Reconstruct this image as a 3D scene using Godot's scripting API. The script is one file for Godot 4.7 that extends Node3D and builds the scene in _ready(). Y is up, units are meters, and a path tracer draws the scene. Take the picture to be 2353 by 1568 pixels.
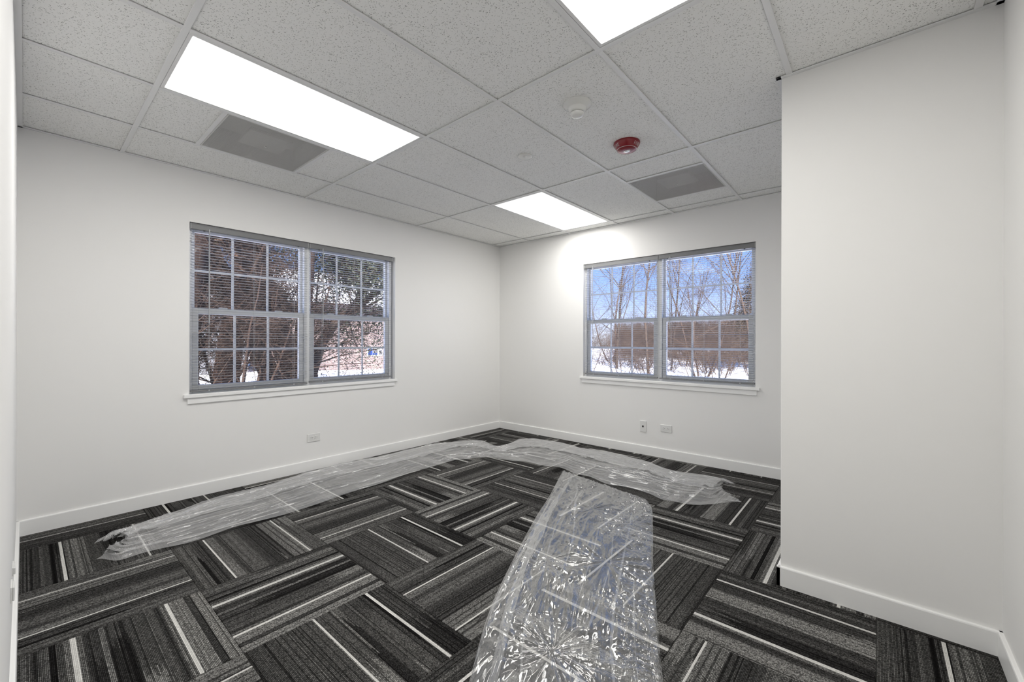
extends Node3D
# Empty office room: x runs along the far right wall, z along the far left wall, the corner between them is the origin.

const CEIL := 2.4597        # underside of the ceiling grid
const ROOM_X := 4.256       # right wall
const ROOM_Z := 4.275       # left wall
const JUT_X := 3.5436       # boxed-out corner: its left face ...
const JUT_Z := 1.838        # ... and its near face
const GX := [0.5299, 1.1395, 1.7491, 2.3587, 2.9683, 3.5779, 4.1875]
const GZ := [0.1556, 1.3748, 2.5940, 3.8132]
const A_Z := 3.437          # left window: far left jamb (u runs towards the corner)
const B_X := 1.317          # right window: left jamb
const WIN_W := 1.775
const SILL_Y := 0.775
const HEAD_Y := 2.072
const GROUND := -0.25

var M := {}
var used := {}

# ---------------------------------------------------------------- geometry helpers
class Geo:
	var v := PackedVector3Array()
	var n := PackedVector3Array()
	var t := PackedVector2Array()
	var i := PackedInt32Array()

	func tri(a: Vector3, b: Vector3, c: Vector3, nn: Vector3) -> void:
		var k := v.size()
		v.append_array([a, b, c])
		n.append_array([nn, nn, nn])
		t.append_array([Vector2.ZERO, Vector2.ZERO, Vector2.ZERO])
		if (b - a).cross(c - a).dot(nn) > 0.0:
			i.append_array([k, k + 2, k + 1])
		else:
			i.append_array([k, k + 1, k + 2])

	func quad(a: Vector3, b: Vector3, c: Vector3, d: Vector3, nn: Vector3, ua := Vector2.ZERO, ub := Vector2.ZERO, uc := Vector2.ZERO, ud := Vector2.ZERO) -> void:
		var k := v.size()
		v.append_array([a, b, c, d])
		n.append_array([nn, nn, nn, nn])
		t.append_array([ua, ub, uc, ud])
		if (b - a).cross(c - a).dot(nn) > 0.0:
			i.append_array([k, k + 2, k + 1, k, k + 3, k + 2])
		else:
			i.append_array([k, k + 1, k + 2, k, k + 2, k + 3])

	func box(lo: Vector3, hi: Vector3, b := 0.0) -> void:
		var c := (lo + hi) * 0.5
		var h := (hi - lo) * 0.5
		b = minf(b, minf(h.x, minf(h.y, h.z)) * 0.9)
		for ax in 3:
			var j := (ax + 1) % 3
			var k := (ax + 2) % 3
			for s in [-1.0, 1.0]:
				var nn := Vector3.ZERO
				nn[ax] = s
				var p: Array[Vector3] = []
				for q in [[-1, -1], [1, -1], [1, 1], [-1, 1]]:
					var w := Vector3.ZERO
					w[ax] = s * h[ax]
					w[j] = q[0] * (h[j] - b)
					w[k] = q[1] * (h[k] - b)
					p.append(c + w)
				quad(p[0], p[1], p[2], p[3], nn)
		if b <= 0.0:
			return
		for ax in 3:
			var j := (ax + 1) % 3
			var k := (ax + 2) % 3
			for s in [-1.0, 1.0]:
				for u in [-1.0, 1.0]:
					var nn := Vector3.ZERO
					nn[ax] = s
					nn[j] = u
					var e: Array[Vector3] = []
					for q in [[0, -1], [0, 1], [1, 1], [1, -1]]:
						var w := Vector3.ZERO
						w[ax] = s * (h[ax] - (b if q[0] == 1 else 0.0))
						w[j] = u * (h[j] - (b if q[0] == 0 else 0.0))
						w[k] = q[1] * (h[k] - b)
						e.append(c + w)
					quad(e[0], e[1], e[2], e[3], nn.normalized())
		for sx in [-1.0, 1.0]:
			for sy in [-1.0, 1.0]:
				for sz in [-1.0, 1.0]:
					var g := Vector3(sx, sy, sz)
					tri(c + g * Vector3(h.x, h.y - b, h.z - b), c + g * Vector3(h.x - b, h.y, h.z - b), c + g * Vector3(h.x - b, h.y - b, h.z), g.normalized())

	func grid(pts: PackedVector3Array, nu: int, nv: int) -> void:
		# smooth sheet of (nu + 1) x (nv + 1) points
		var k := v.size()
		for b in nv + 1:
			for a in nu + 1:
				var p := pts[b * (nu + 1) + a]
				var du := pts[b * (nu + 1) + mini(a + 1, nu)] - pts[b * (nu + 1) + maxi(a - 1, 0)]
				var dv := pts[mini(b + 1, nv) * (nu + 1) + a] - pts[maxi(b - 1, 0) * (nu + 1) + a]
				var nn := du.cross(dv).normalized()
				if nn.y < 0.0:
					nn = -nn
				v.append(p)
				n.append(nn)
				t.append(Vector2(float(a) / nu, float(b) / nv))
		var flip := (pts[1] - pts[0]).cross(pts[nu + 1] - pts[0]).y > 0.0
		for b in nv:
			for a in nu:
				var q := k + b * (nu + 1) + a
				if flip:
					i.append_array([q, q + nu + 1, q + 1, q + 1, q + nu + 1, q + nu + 2])
				else:
					i.append_array([q, q + 1, q + nu + 1, q + 1, q + nu + 2, q + nu + 1])

	func tube(p: Array, r: Array, sides := 6, cap := true) -> void:
		var k := v.size()
		for a in p.size():
			var d: Vector3 = (p[mini(a + 1, p.size() - 1)] - p[maxi(a - 1, 0)]).normalized()
			var side := d.cross(Vector3.UP if absf(d.y) < 0.9 else Vector3.RIGHT).normalized()
			var up := side.cross(d)
			for s in sides:
				var ang := TAU * s / sides
				var o := side * cos(ang) + up * sin(ang)
				v.append(p[a] + o * r[a])
				n.append(o)
				t.append(Vector2(float(s) / sides, a))
		for a in p.size() - 1:
			for s in sides:
				var q := k + a * sides + s
				var w := k + a * sides + (s + 1) % sides
				i.append_array([q, w, q + sides, w, w + sides, q + sides])
		if cap:
			for e in [0, p.size() - 1]:
				var d: Vector3 = (p[1] - p[0]).normalized() * -1.0 if e == 0 else (p[-1] - p[-2]).normalized()
				for s in range(1, sides - 1):
					tri(v[k + e * sides], v[k + e * sides + s], v[k + e * sides + s + 1], d)

	func lathe(prof: Array, sides := 32, at := Vector3.ZERO) -> void:
		# prof: Vector2(radius, y) from top to bottom; sharp where a point repeats
		for a in prof.size() - 1:
			var p: Vector2 = prof[a]
			var q: Vector2 = prof[a + 1]
			if p.is_equal_approx(q):
				continue
			var d := (q - p).normalized()
			var nn := Vector2(-d.y, d.x)
			var np := nn
			var nq := nn
			if a > 0 and not prof[a - 1].is_equal_approx(p):
				var e: Vector2 = (p - prof[a - 1]).normalized()
				np = (nn + Vector2(-e.y, e.x)).normalized()
			if a < prof.size() - 2 and not prof[a + 2].is_equal_approx(q):
				var e: Vector2 = (prof[a + 2] - q).normalized()
				nq = (nn + Vector2(-e.y, e.x)).normalized()
			var k := v.size()
			for s in sides + 1:
				var c := cos(TAU * s / sides)
				var z := sin(TAU * s / sides)
				v.append(at + Vector3(p.x * c, p.y, p.x * z))
				n.append(Vector3(np.x * c, np.y, np.x * z))
				v.append(at + Vector3(q.x * c, q.y, q.x * z))
				n.append(Vector3(nq.x * c, nq.y, nq.x * z))
				t.append_array([Vector2(float(s) / sides, 0), Vector2(float(s) / sides, 1)])
			for s in sides:
				var b := k + s * 2
				var fn := n[b]
				if (v[b + 1] - v[b]).cross(v[b + 2] - v[b]).dot(fn) > 0.0 or ((v[b + 2] - v[b]).length() < 1e-6 and (v[b + 3] - v[b + 1]).cross(v[b] - v[b + 1]).dot(fn) > 0.0):
					i.append_array([b, b + 2, b + 1, b + 1, b + 2, b + 3])
				else:
					i.append_array([b, b + 1, b + 2, b + 1, b + 3, b + 2])

	func mesh() -> ArrayMesh:
		var arr := []
		arr.resize(Mesh.ARRAY_MAX)
		arr[Mesh.ARRAY_VERTEX] = v
		arr[Mesh.ARRAY_NORMAL] = n
		arr[Mesh.ARRAY_TEX_UV] = t
		arr[Mesh.ARRAY_INDEX] = i
		var m := ArrayMesh.new()
		m.add_surface_from_arrays(Mesh.PRIMITIVE_TRIANGLES, arr)
		return m

func numbered(called: String) -> String:
	if not used.has(called):
		used[called] = 0
		return called
	used[called] += 1
	return "%s_%03d" % [called, used[called]]

func put(called: String, m: Mesh, mat: Material, parent: Node = self) -> MeshInstance3D:
	var o := MeshInstance3D.new()
	o.name = numbered(called) if parent == self else called
	o.mesh = m
	o.material_override = mat
	parent.add_child(o, true)
	return o

func thing(called: String, label: String, category: String, group := "") -> Node3D:
	var o := Node3D.new()
	o.name = numbered(called)
	add_child(o, true)
	tag(o, label, category, group)
	return o

func tag(o: Node, label: String, category: String, group := "") -> void:
	o.set_meta("label", label)
	o.set_meta("category", category)
	if group != "":
		o.set_meta("group", group)

func structure(o: Node, label: String, category: String) -> void:
	o.set_meta("kind", "structure")
	tag(o, label, category)

func boxmesh(lo: Vector3, hi: Vector3, b := 0.0) -> ArrayMesh:
	var g := Geo.new()
	g.box(lo, hi, b)
	return g.mesh()

func mat(called: String, c: Color, rough := 0.6, spec := 0.5, metal := 0.0) -> StandardMaterial3D:
	# c in linear reflectance
	var m := StandardMaterial3D.new()
	m.resource_name = called
	m.albedo_color = c.linear_to_srgb()
	m.albedo_color.a = c.a
	m.roughness = rough
	m.metallic_specular = spec
	m.metallic = metal
	m.cull_mode = BaseMaterial3D.CULL_DISABLED
	M[called] = m
	return m

# ---------------------------------------------------------------- textures
func carpet_image(sd: int) -> Image:
	var rng := RandomNumberGenerator.new()
	rng.seed = sd
	var yarns := 144
	var px := 4
	var w := yarns * px
	var length := 576
	var loops := 192
	# tone of every yarn: bands across the tile, some of which change tone along the yarn
	var tone := []
	tone.resize(yarns)
	var y := 0
	while y < yarns:
		var wide := rng.randi_range(2, 22) if rng.randf() < 0.6 else rng.randi_range(2, 6)
		var kind := rng.randf()
		var base := 0.030
		if kind < 0.46:
			base = rng.randf_range(0.041, 0.060)
		elif kind < 0.76:
			base = rng.randf_range(0.068, 0.106)
		elif kind < 0.93:
			base = rng.randf_range(0.12, 0.19)
		else:
			base = 0.009
			wide = mini(wide, 4)
		var other := base
		var cut := -1.0
		if rng.randf() < 0.55:
			cut = rng.randf_range(0.1, 0.9)
			other = [0.047, 0.08, 0.15, 0.02][rng.randi() % 4]
		for k in wide:
			if y < yarns:
				var c := cut + rng.randf_range(-0.10, 0.10) if cut >= 0.0 else 2.0
				var f := rng.randf_range(0.74, 1.3)
				if rng.randf() < 0.17:
					f *= 0.35
				tone[y] = [base * f, other * f, c]
				y += 1
	for a in [[rng.randi_range(16, 46), rng.randi_range(1, 3)], [rng.randi_range(76, 122), rng.randi_range(2, 4)]]:
		for k in a[1]:
			tone[a[0] + k] = [rng.randf_range(0.56, 0.68), rng.randf_range(0.50, 0.62), rng.randf_range(0.2, 1.6)]
	var prof := [0.10, 0.85, 1.35, 0.95]
	var data := PackedByteArray()
	data.resize(w * length * 3)
	for yy in yarns:
		var q: Array = tone[yy]
		var plain: bool = q[0] > 0.25
		var row := 0
		while row < length:
			var e: float = q[0] if float(row) / length < q[2] else q[1]
			e *= rng.randf_range(0.85, 1.15) if plain else (rng.randf_range(0.30, 0.8) if rng.randf() < 0.4 else rng.randf_range(0.9, 1.9))
			var run := rng.randi_range(2, 4)
			for r in run:
				if row >= length:
					break
				for c in px:
					var b := int(clampf(pow(e * (prof[c] if not plain else lerpf(prof[c], 1.0, 0.6)), 1.0 / 2.2) * 255.0, 0.0, 255.0))
					var at := (row * w + yy * px + c) * 3
					data[at] = b
					data[at + 1] = int(b * 0.995)
					data[at + 2] = int(b * 0.975)
				row += 1
	return Image.create_from_data(w, length, false, Image.FORMAT_RGB8, data)

func tile_image() -> Image:
	# mineral fibre: off-white; shade inside pinholes and worm-like fissures painted as grey flecks
	var rng := RandomNumberGenerator.new()
	rng.seed = 41
	var s := 1024
	var im := Image.create(s, s, false, Image.FORMAT_RGB8)
	im.fill(Color(0.95, 0.95, 0.945))
	for k in 26000:
		var g := rng.randf_range(0.89, 0.97)
		im.fill_rect(Rect2i(rng.randi() % s, rng.randi() % s, 2, 2), Color(g, g, g * 0.995))
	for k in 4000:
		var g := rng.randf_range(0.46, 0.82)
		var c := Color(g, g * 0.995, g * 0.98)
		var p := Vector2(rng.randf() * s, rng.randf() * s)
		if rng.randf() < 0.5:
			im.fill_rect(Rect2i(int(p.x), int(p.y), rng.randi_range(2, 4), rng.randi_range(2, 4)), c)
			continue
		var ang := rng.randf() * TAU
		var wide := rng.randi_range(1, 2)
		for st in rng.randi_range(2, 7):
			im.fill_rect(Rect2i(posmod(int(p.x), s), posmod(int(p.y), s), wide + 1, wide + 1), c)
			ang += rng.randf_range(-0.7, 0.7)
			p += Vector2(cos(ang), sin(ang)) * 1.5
	return im

func make_materials() -> void:
	mat("wall_paint", Color(0.86, 0.855, 0.842), 0.75, 0.3)
	mat("trim_paint", Color(0.90, 0.90, 0.89), 0.35, 0.45)
	mat("vinyl", Color(0.86, 0.87, 0.88), 0.35)
	mat("grid_metal", Color(0.80, 0.80, 0.80), 0.45)
	mat("deck", Color(0.3, 0.3, 0.3), 0.9)
	mat("slab", Color(0.2, 0.2, 0.2), 0.9)
	mat("slat_metal", Color(0.42, 0.425, 0.43), 0.45, 0.5)
	mat("rail_metal", Color(0.20, 0.203, 0.208), 0.45, 0.5)
	mat("cord", Color(0.6, 0.6, 0.6), 0.8)
	mat("wand_plastic", Color(0.42, 0.43, 0.45), 0.2)
	mat("black_plastic", Color(0.01, 0.01, 0.01), 0.4)
	mat("white_plastic", Color(0.78, 0.78, 0.765), 0.3)
	mat("dome_plastic", Color(0.74, 0.74, 0.72), 0.12)
	mat("hole_shade", Color(0.06, 0.06, 0.06), 0.7)  # dark colour painted in place of the shade inside holes
	mat("red_plastic", Color(0.22, 0.006, 0.012), 0.28)
	mat("letter_white", Color(0.62, 0.55, 0.55), 0.5)
	mat("strobe_lens", Color(0.9, 0.92, 0.92, 0.25), 0.03).transparency = BaseMaterial3D.TRANSPARENCY_ALPHA
	mat("chrome", Color(0.85, 0.85, 0.85), 0.12, 0.5, 1.0)
	mat("vent_metal", Color(0.64, 0.635, 0.62), 0.5)
	var glass := mat("pane_glass", Color(1, 1, 1, 0.02), 0.0)
	glass.transparency = BaseMaterial3D.TRANSPARENCY_ALPHA
	glass.metallic_specular = 0.3
	var film := mat("clear_film", Color(0.85, 0.86, 0.87, 0.035), 0.05)
	film.transparency = BaseMaterial3D.TRANSPARENCY_ALPHA
	var folded := mat("fold_streak_film", Color(0.88, 0.89, 0.90, 0.17), 0.10)
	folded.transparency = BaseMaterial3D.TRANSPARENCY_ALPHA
	var haze := mat("hazy_film", Color(0.84, 0.84, 0.84, 0.24), 0.11)
	haze.transparency = BaseMaterial3D.TRANSPARENCY_ALPHA
	var lit := mat("panel_diffuser", Color(0.8, 0.8, 0.8), 0.5)
	lit.emission_enabled = true
	lit.emission = Color(1.0, 0.995, 0.98)
	lit.emission_energy_multiplier = 1.0
	# textured
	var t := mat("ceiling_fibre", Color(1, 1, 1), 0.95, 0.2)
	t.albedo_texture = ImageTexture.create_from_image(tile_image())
	for k in 6:
		var c := mat("carpet_%d" % k, Color(1, 1, 1), 1.0, 0.12)
		var im := carpet_image(100 + k * 7)
		c.albedo_texture = ImageTexture.create_from_image(im)
		var bump: Image = im.duplicate()
		bump.convert(Image.FORMAT_L8)
	# outdoors
	mat("snow", Color(0.86, 0.88, 0.92), 0.8, 0.2)
	mat("bark_brown", Color(0.058, 0.042, 0.036), 0.95, 0.1)
	mat("bark_red", Color(0.072, 0.046, 0.037), 0.95, 0.1)
	mat("bark_grey", Color(0.060, 0.048, 0.042), 0.95, 0.1)
	mat("twig_tan", Color(0.075, 0.056, 0.046), 0.95, 0.1)
	mat("dry_leaf", Color(0.075, 0.062, 0.045), 0.9, 0.1)
	var green := mat("needle_green", Color(0.050, 0.066, 0.042), 0.7, 0.3)
	green.backlight_enabled = true
	green.backlight = Color(0.2, 0.25, 0.12)
	mat("olive_green", Color(0.075, 0.088, 0.06), 0.7, 0.3)
	mat("building_grey", Color(0.16, 0.17, 0.19), 0.8)
	mat("roof_shingle", Color(0.22, 0.21, 0.21), 0.9)
	mat("window_blue", Color(0.01, 0.04, 0.22), 0.2)
	mat("window_grey", Color(0.16, 0.16, 0.18), 0.2)
	var br := mat("pale_brick", Color(1, 1, 1), 0.9, 0.2)
	br.albedo_texture = ImageTexture.create_from_image(brick_image())
	br.uv1_triplanar = true
	br.uv1_world_triplanar = true
	br.uv1_scale = Vector3(0.6, 0.6, 0.6)

func brick_image() -> Image:
	# far brickwork, a few pixels to the brick in the photograph: tone only
	var rng := RandomNumberGenerator.new()
	rng.seed = 5
	var im := Image.create(256, 256, false, Image.FORMAT_RGB8)
	im.fill(Color(0.62, 0.59, 0.585))
	for row in 24:
		for k in 8:
			var f := rng.randf_range(0.93, 1.06)
			im.fill_rect(Rect2i(k * 32 + (16 if row % 2 else 0), int(row * 10.66), 29, 9), Color(0.56 * f, 0.495 * f, 0.485 * f))
			if row % 2 and k == 7:
				im.fill_rect(Rect2i(0, int(row * 10.66), 13, 9), Color(0.56 * f, 0.495 * f, 0.485 * f))
	return im

# ---------------------------------------------------------------- room shell
func wall_with_hole(axis: int, lo: Vector3, hi: Vector3, h0: float, h1: float, y0: float, y1: float) -> ArrayMesh:
	# axis: 0 = wall runs along x, 2 = along z; the hole spans h0..h1 along it
	var g := Geo.new()
	for q in [[lo[axis], h0, lo.y, hi.y], [h1, hi[axis], lo.y, hi.y], [h0, h1, lo.y, y0], [h0, h1, y1, hi.y]]:
		if q[1] - q[0] < 0.001 or q[3] - q[2] < 0.001:
			continue
		var a := lo
		var b := hi
		a[axis] = q[0]
		b[axis] = q[1]
		a.y = q[2]
		b.y = q[3]
		g.box(a, b)
	return g.mesh()

func baseboard(called: String, axis: int, a: float, b: float, face: float, inward: float, label: String) -> void:
	# profile: 93 mm high, 14 mm thick, rounded top edge
	var g := Geo.new()
	var prof := [Vector2(0, 0.0), Vector2(0.014, 0.0), Vector2(0.014, 0.0), Vector2(0.014, 0.087), Vector2(0.0125, 0.0915), Vector2(0.009, 0.093), Vector2(0, 0.093)]
	for k in prof.size() - 1:
		var p: Vector2 = prof[k]
		var q: Vector2 = prof[k + 1]
		if p.is_equal_approx(q):
			continue
		var d := (q - p).normalized()
		var nn := Vector3(0, -d.x, 0)
		nn[2 - axis] = d.y * inward
		var pts: Array[Vector3] = []
		for r in [[a, p], [b, p], [b, q], [a, q]]:
			var w := Vector3(0, r[1].y, 0)
			w[axis] = r[0]
			w[2 - axis] = face + inward * r[1].x
			pts.append(w)
		g.quad(pts[0], pts[1], pts[2], pts[3], nn)
	for e in [a, b]:
		var nn := Vector3.ZERO
		nn[axis] = -1.0 if e == a else 1.0
		var pts: Array[Vector3] = []
		for q in [Vector2(0, 0), Vector2(0.014, 0), Vector2(0.014, 0.0905), Vector2(0, 0.093)]:
			var w := Vector3(0, q.y, 0)
			w[axis] = e
			w[2 - axis] = face + inward * q.x
			pts.append(w)
		g.quad(pts[0], pts[1], pts[2], pts[3], nn)
	structure(put(called, g.mesh(), M.trim_paint), label, "baseboard")

func build_shell() -> void:
	var top := CEIL + 0.25
	var hall := ROOM_Z + 1.4
	structure(put("wall_west", wall_with_hole(2, Vector3(-0.15, -0.2, -0.15), Vector3(0, top, ROOM_Z + 0.12), A_Z - WIN_W - 0.01, A_Z, 0.748, HEAD_Y), M.wall_paint), "off-white painted wall with the window facing the large trunks", "wall")
	structure(put("wall_north", wall_with_hole(0, Vector3(0, -0.2, -0.15), Vector3(ROOM_X, top, 0), B_X, B_X + WIN_W - 0.01, 0.748, HEAD_Y), M.wall_paint), "off-white painted wall with the window facing the blue sky", "wall")
	structure(put("wall_south", wall_with_hole(0, Vector3(0, -0.2, ROOM_Z), Vector3(ROOM_X + 0.12, top, ROOM_Z + 0.12), 3.3, 4.15, 0.0, 2.05), M.wall_paint), "white painted wall seen edge-on beside the doorway", "wall")
	structure(put("wall_east", boxmesh(Vector3(ROOM_X, -0.2, -0.15), Vector3(ROOM_X + 0.12, top, hall)), M.wall_paint), "off-white side wall meeting the boxed-out corner", "wall")
	structure(put("wall_chase", boxmesh(Vector3(JUT_X, 0.0, -0.01), Vector3(ROOM_X + 0.01, top, JUT_Z), 0.003), M.wall_paint), "off-white boxed-out wall corner standing into the room", "wall")
	structure(put("wall_hall_side", boxmesh(Vector3(2.9, -0.2, ROOM_Z + 0.12), Vector3(3.0, top, hall)), M.wall_paint), "white side wall of the hall behind the doorway", "wall")
	structure(put("wall_hall_back", boxmesh(Vector3(2.9, -0.2, hall), Vector3(ROOM_X + 0.12, top, hall + 0.1)), M.wall_paint), "white end wall of the hall behind the doorway", "wall")
	baseboard("baseboard_west", 2, 0.0, ROOM_Z, 0.0, 1.0, "white baseboard under the window facing the large trunks")
	baseboard("baseboard_north", 0, 0.0, JUT_X, 0.0, 1.0, "white baseboard under the window facing the blue sky")
	baseboard("baseboard_chase_side", 2, 0.0, JUT_Z + 0.014, JUT_X, -1.0, "white baseboard on the hidden side of the boxed-out corner")
	baseboard("baseboard_chase_front", 0, JUT_X - 0.014, ROOM_X, JUT_Z, 1.0, "white baseboard along the front of the boxed-out corner")
	baseboard("baseboard_east", 2, JUT_Z, ROOM_Z, ROOM_X, -1.0, "white baseboard running from the boxed-out corner to the doorway")
	baseboard("baseboard_south", 0, 0.0, 3.24, ROOM_Z, -1.0, "white baseboard below the wall outlets beside the doorway")
	var g := Geo.new()
	g.box(Vector3(3.24, 0, ROOM_Z - 0.012), Vector3(3.3, 2.11, ROOM_Z), 0.002)
	g.box(Vector3(4.15, 0, ROOM_Z - 0.012), Vector3(4.21, 2.11, ROOM_Z), 0.002)
	g.box(Vector3(3.3, 2.05, ROOM_Z - 0.012), Vector3(4.15, 2.11, ROOM_Z), 0.002)
	structure(put("trim_1", g.mesh(), M.trim_paint), "white casing round the doorway", "door casing")

func build_floor() -> void:
	var fl := put("floor", boxmesh(Vector3(-0.15, -0.2, -0.15), Vector3(ROOM_X + 0.12, -0.006, ROOM_Z + 1.5)), M.slab)
	structure(fl, "floor of striped charcoal carpet tiles laid quarter-turn", "floor")
	var rng := RandomNumberGenerator.new()
	rng.seed = 12
	var sx := 0.6022
	var sz := 0.6082
	var x0 := 0.886 - 2.0 * sx
	var z0 := 0.660 - 2.0 * sz
	var shared := {}
	for a in range(0, 8):
		for b in range(0, 10):
			var lo := Vector2(maxf(x0 + a * sx, 0.0), maxf(z0 + b * sz, 0.0))
			var hi := Vector2(minf(x0 + (a + 1) * sx, ROOM_X), minf(z0 + (b + 1) * sz, ROOM_Z + 1.4))
			if lo.x >= JUT_X - 0.02 and lo.y < JUT_Z:
				lo.y = maxf(lo.y, JUT_Z)
			if hi.x - lo.x < 0.02 or hi.y - lo.y < 0.02:
				continue
			var lengthwise_x := (a - 2 + b - 2) % 2 == 0
			var pick := rng.randi() % 6
			var turned := rng.randf() < 0.5
			# uv: u across the yarns, v along them
			var key := [lo.x - x0 - a * sx, lo.y - z0 - b * sz, hi.x - lo.x, hi.y - lo.y, lengthwise_x, turned]
			var hash_key := str(key.map(func(q): return snappedf(q, 0.0005) if q is float else q))
			if not shared.has(hash_key):
				var g := Geo.new()
				var c := 0.0018
				var w := hi.x - lo.x
				var d := hi.y - lo.y
				var corner := [Vector2(c, c), Vector2(w - c, c), Vector2(w - c, d - c), Vector2(c, d - c)]
				var pts: Array[Vector3] = []
				var uvs: Array[Vector2] = []
				for q in corner:
					pts.append(Vector3(q.x, 0, q.y))
					var f := Vector2((q.x + key[0]) / sx, (q.y + key[1]) / sz)
					var uv := Vector2(f.y, f.x) if lengthwise_x else Vector2(f.x, f.y)
					uvs.append(Vector2.ONE - uv if turned else uv)
				g.quad(pts[0], pts[1], pts[2], pts[3], Vector3.UP, uvs[0], uvs[1], uvs[2], uvs[3])
				var out := [Vector3(0.0004, -0.0035, 0.0004), Vector3(w - 0.0004, -0.0035, 0.0004), Vector3(w - 0.0004, -0.0035, d - 0.0004), Vector3(0.0004, -0.0035, d - 0.0004)]
				var nn := [Vector3(0, 0.5, -1), Vector3(1, 0.5, 0), Vector3(0, 0.5, 1), Vector3(-1, 0.5, 0)]
				for e in 4:
					var f := (e + 1) % 4
					g.quad(pts[e], pts[f], out[f], out[e], nn[e].normalized(), uvs[e], uvs[f], uvs[f], uvs[e])
				for e in 4:
					var f := (e + 1) % 4
					g.quad(out[e], out[f], out[f] * Vector3(1, 0, 1) + Vector3(0, -0.006, 0), out[e] * Vector3(1, 0, 1) + Vector3(0, -0.006, 0), Vector3(nn[e].x, 0, nn[e].z))
				shared[hash_key] = g.mesh()
			var o := put("carpet_tile", shared[hash_key], M["carpet_%d" % pick], fl)
			o.position = Vector3(lo.x, 0, lo.y)

func ceiling_tile(parent: Node, x0: float, x1: float, z0: float, z1: float, off: Vector2) -> void:
	var g := Geo.new()
	var y := CEIL + 0.0072
	var lo := Vector3(x0, y, z0)
	var hi := Vector3(x1, y + 0.016, z1)
	g.box(lo + Vector3(0, 0.0005, 0), hi)
	var uv := func(p: Vector3) -> Vector2: return Vector2(p.x, p.z) / 0.62 + off
	var a := Vector3(x0, y, z0)
	var b := Vector3(x1, y, z0)
	var c := Vector3(x1, y, z1)
	var d := Vector3(x0, y, z1)
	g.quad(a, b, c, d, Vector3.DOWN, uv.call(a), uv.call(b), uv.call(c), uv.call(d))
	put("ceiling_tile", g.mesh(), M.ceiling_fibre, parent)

func tee(parent: Node, lo: Vector2, hi: Vector2) -> void:
	put("ceiling_tee", boxmesh(Vector3(lo.x, CEIL, lo.y), Vector3(hi.x, CEIL + 0.0045, hi.y), 0.0006), M.grid_metal, parent)

func build_ceiling() -> void:
	var top := CEIL + 0.25
	var ce := put("ceiling", boxmesh(Vector3(-0.15, top, -0.15), Vector3(ROOM_X + 0.12, top + 0.1, ROOM_Z + 1.5)), M.deck)
	structure(ce, "suspended ceiling of speckled white fibre tiles in a metal grid", "ceiling")
	put("hall_ceiling_board", boxmesh(Vector3(2.9, 2.4, ROOM_Z + 0.12), Vector3(ROOM_X, 2.42, ROOM_Z + 1.4)), M.wall_paint, ce)
	var xs := [0.0] + GX + [ROOM_X]
	var zs := [0.0] + GZ + [ROOM_Z]
	var hw := 0.012
	var rng := RandomNumberGenerator.new()
	rng.seed = 3
	var lights := [[2, 3], [5, 3], [2, 1]]
	var vents := [[1, 3], [4, 1]]
	for a in xs.size() - 1:
		for b in zs.size() - 1:
			if [a, b] in lights:
				continue
			var x0: float = xs[a] + 0.002
			var x1: float = xs[a + 1] - 0.002
			var z0: float = zs[b] + 0.002
			var z1: float = zs[b + 1] - 0.002
			if x0 > JUT_X and z0 < JUT_Z:
				z0 = JUT_Z + 0.002
				if z1 - z0 < 0.03:
					continue
			elif x1 > JUT_X and z1 < JUT_Z:
				x1 = JUT_X - 0.002
			var off := Vector2(rng.randf(), rng.randf())
			if [a, b] in vents:
				var m: float = (zs[b] + zs[b + 1]) * 0.5
				ceiling_tile(ce, x0, x1, z0, m - 0.3068, off)
				ceiling_tile(ce, x0, x1, m + 0.3068, z1, off)
				for s in [-1.0, 1.0]:
					tee(ce, Vector2(xs[a] + hw, m + s * 0.3048 - hw), Vector2(xs[a + 1] - hw, m + s * 0.3048 + hw))
			else:
				ceiling_tile(ce, x0, x1, z0, z1, off)
	for z in GZ:
		tee(ce, Vector2(0.0, z - hw), Vector2(ROOM_X if z > JUT_Z else JUT_X, z + hw))
	for x in GX:
		for b in zs.size() - 1:
			var z0: float = zs[b] + (hw if b > 0 else 0.0)
			var z1: float = zs[b + 1] - (hw if b < zs.size() - 2 else 0.0)
			if x > JUT_X:
				z0 = maxf(z0, JUT_Z)
			if z1 - z0 > 0.02:
				tee(ce, Vector2(x - hw, z0), Vector2(x + hw, z1))
	# wall angle round the edge
	var w := 0.021
	for q in [[0, 0, w, ROOM_Z], [0, 0, JUT_X, w], [JUT_X - w, 0, JUT_X, JUT_Z + w], [JUT_X - w, JUT_Z, ROOM_X, JUT_Z + w], [ROOM_X - w, JUT_Z, ROOM_X, ROOM_Z], [0, ROOM_Z - w, ROOM_X, ROOM_Z]]:
		put("wall_angle", boxmesh(Vector3(q[0], CEIL - 0.0012, q[1]), Vector3(q[2], CEIL + 0.0042, q[3]), 0.0004), M.grid_metal, ce)

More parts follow.
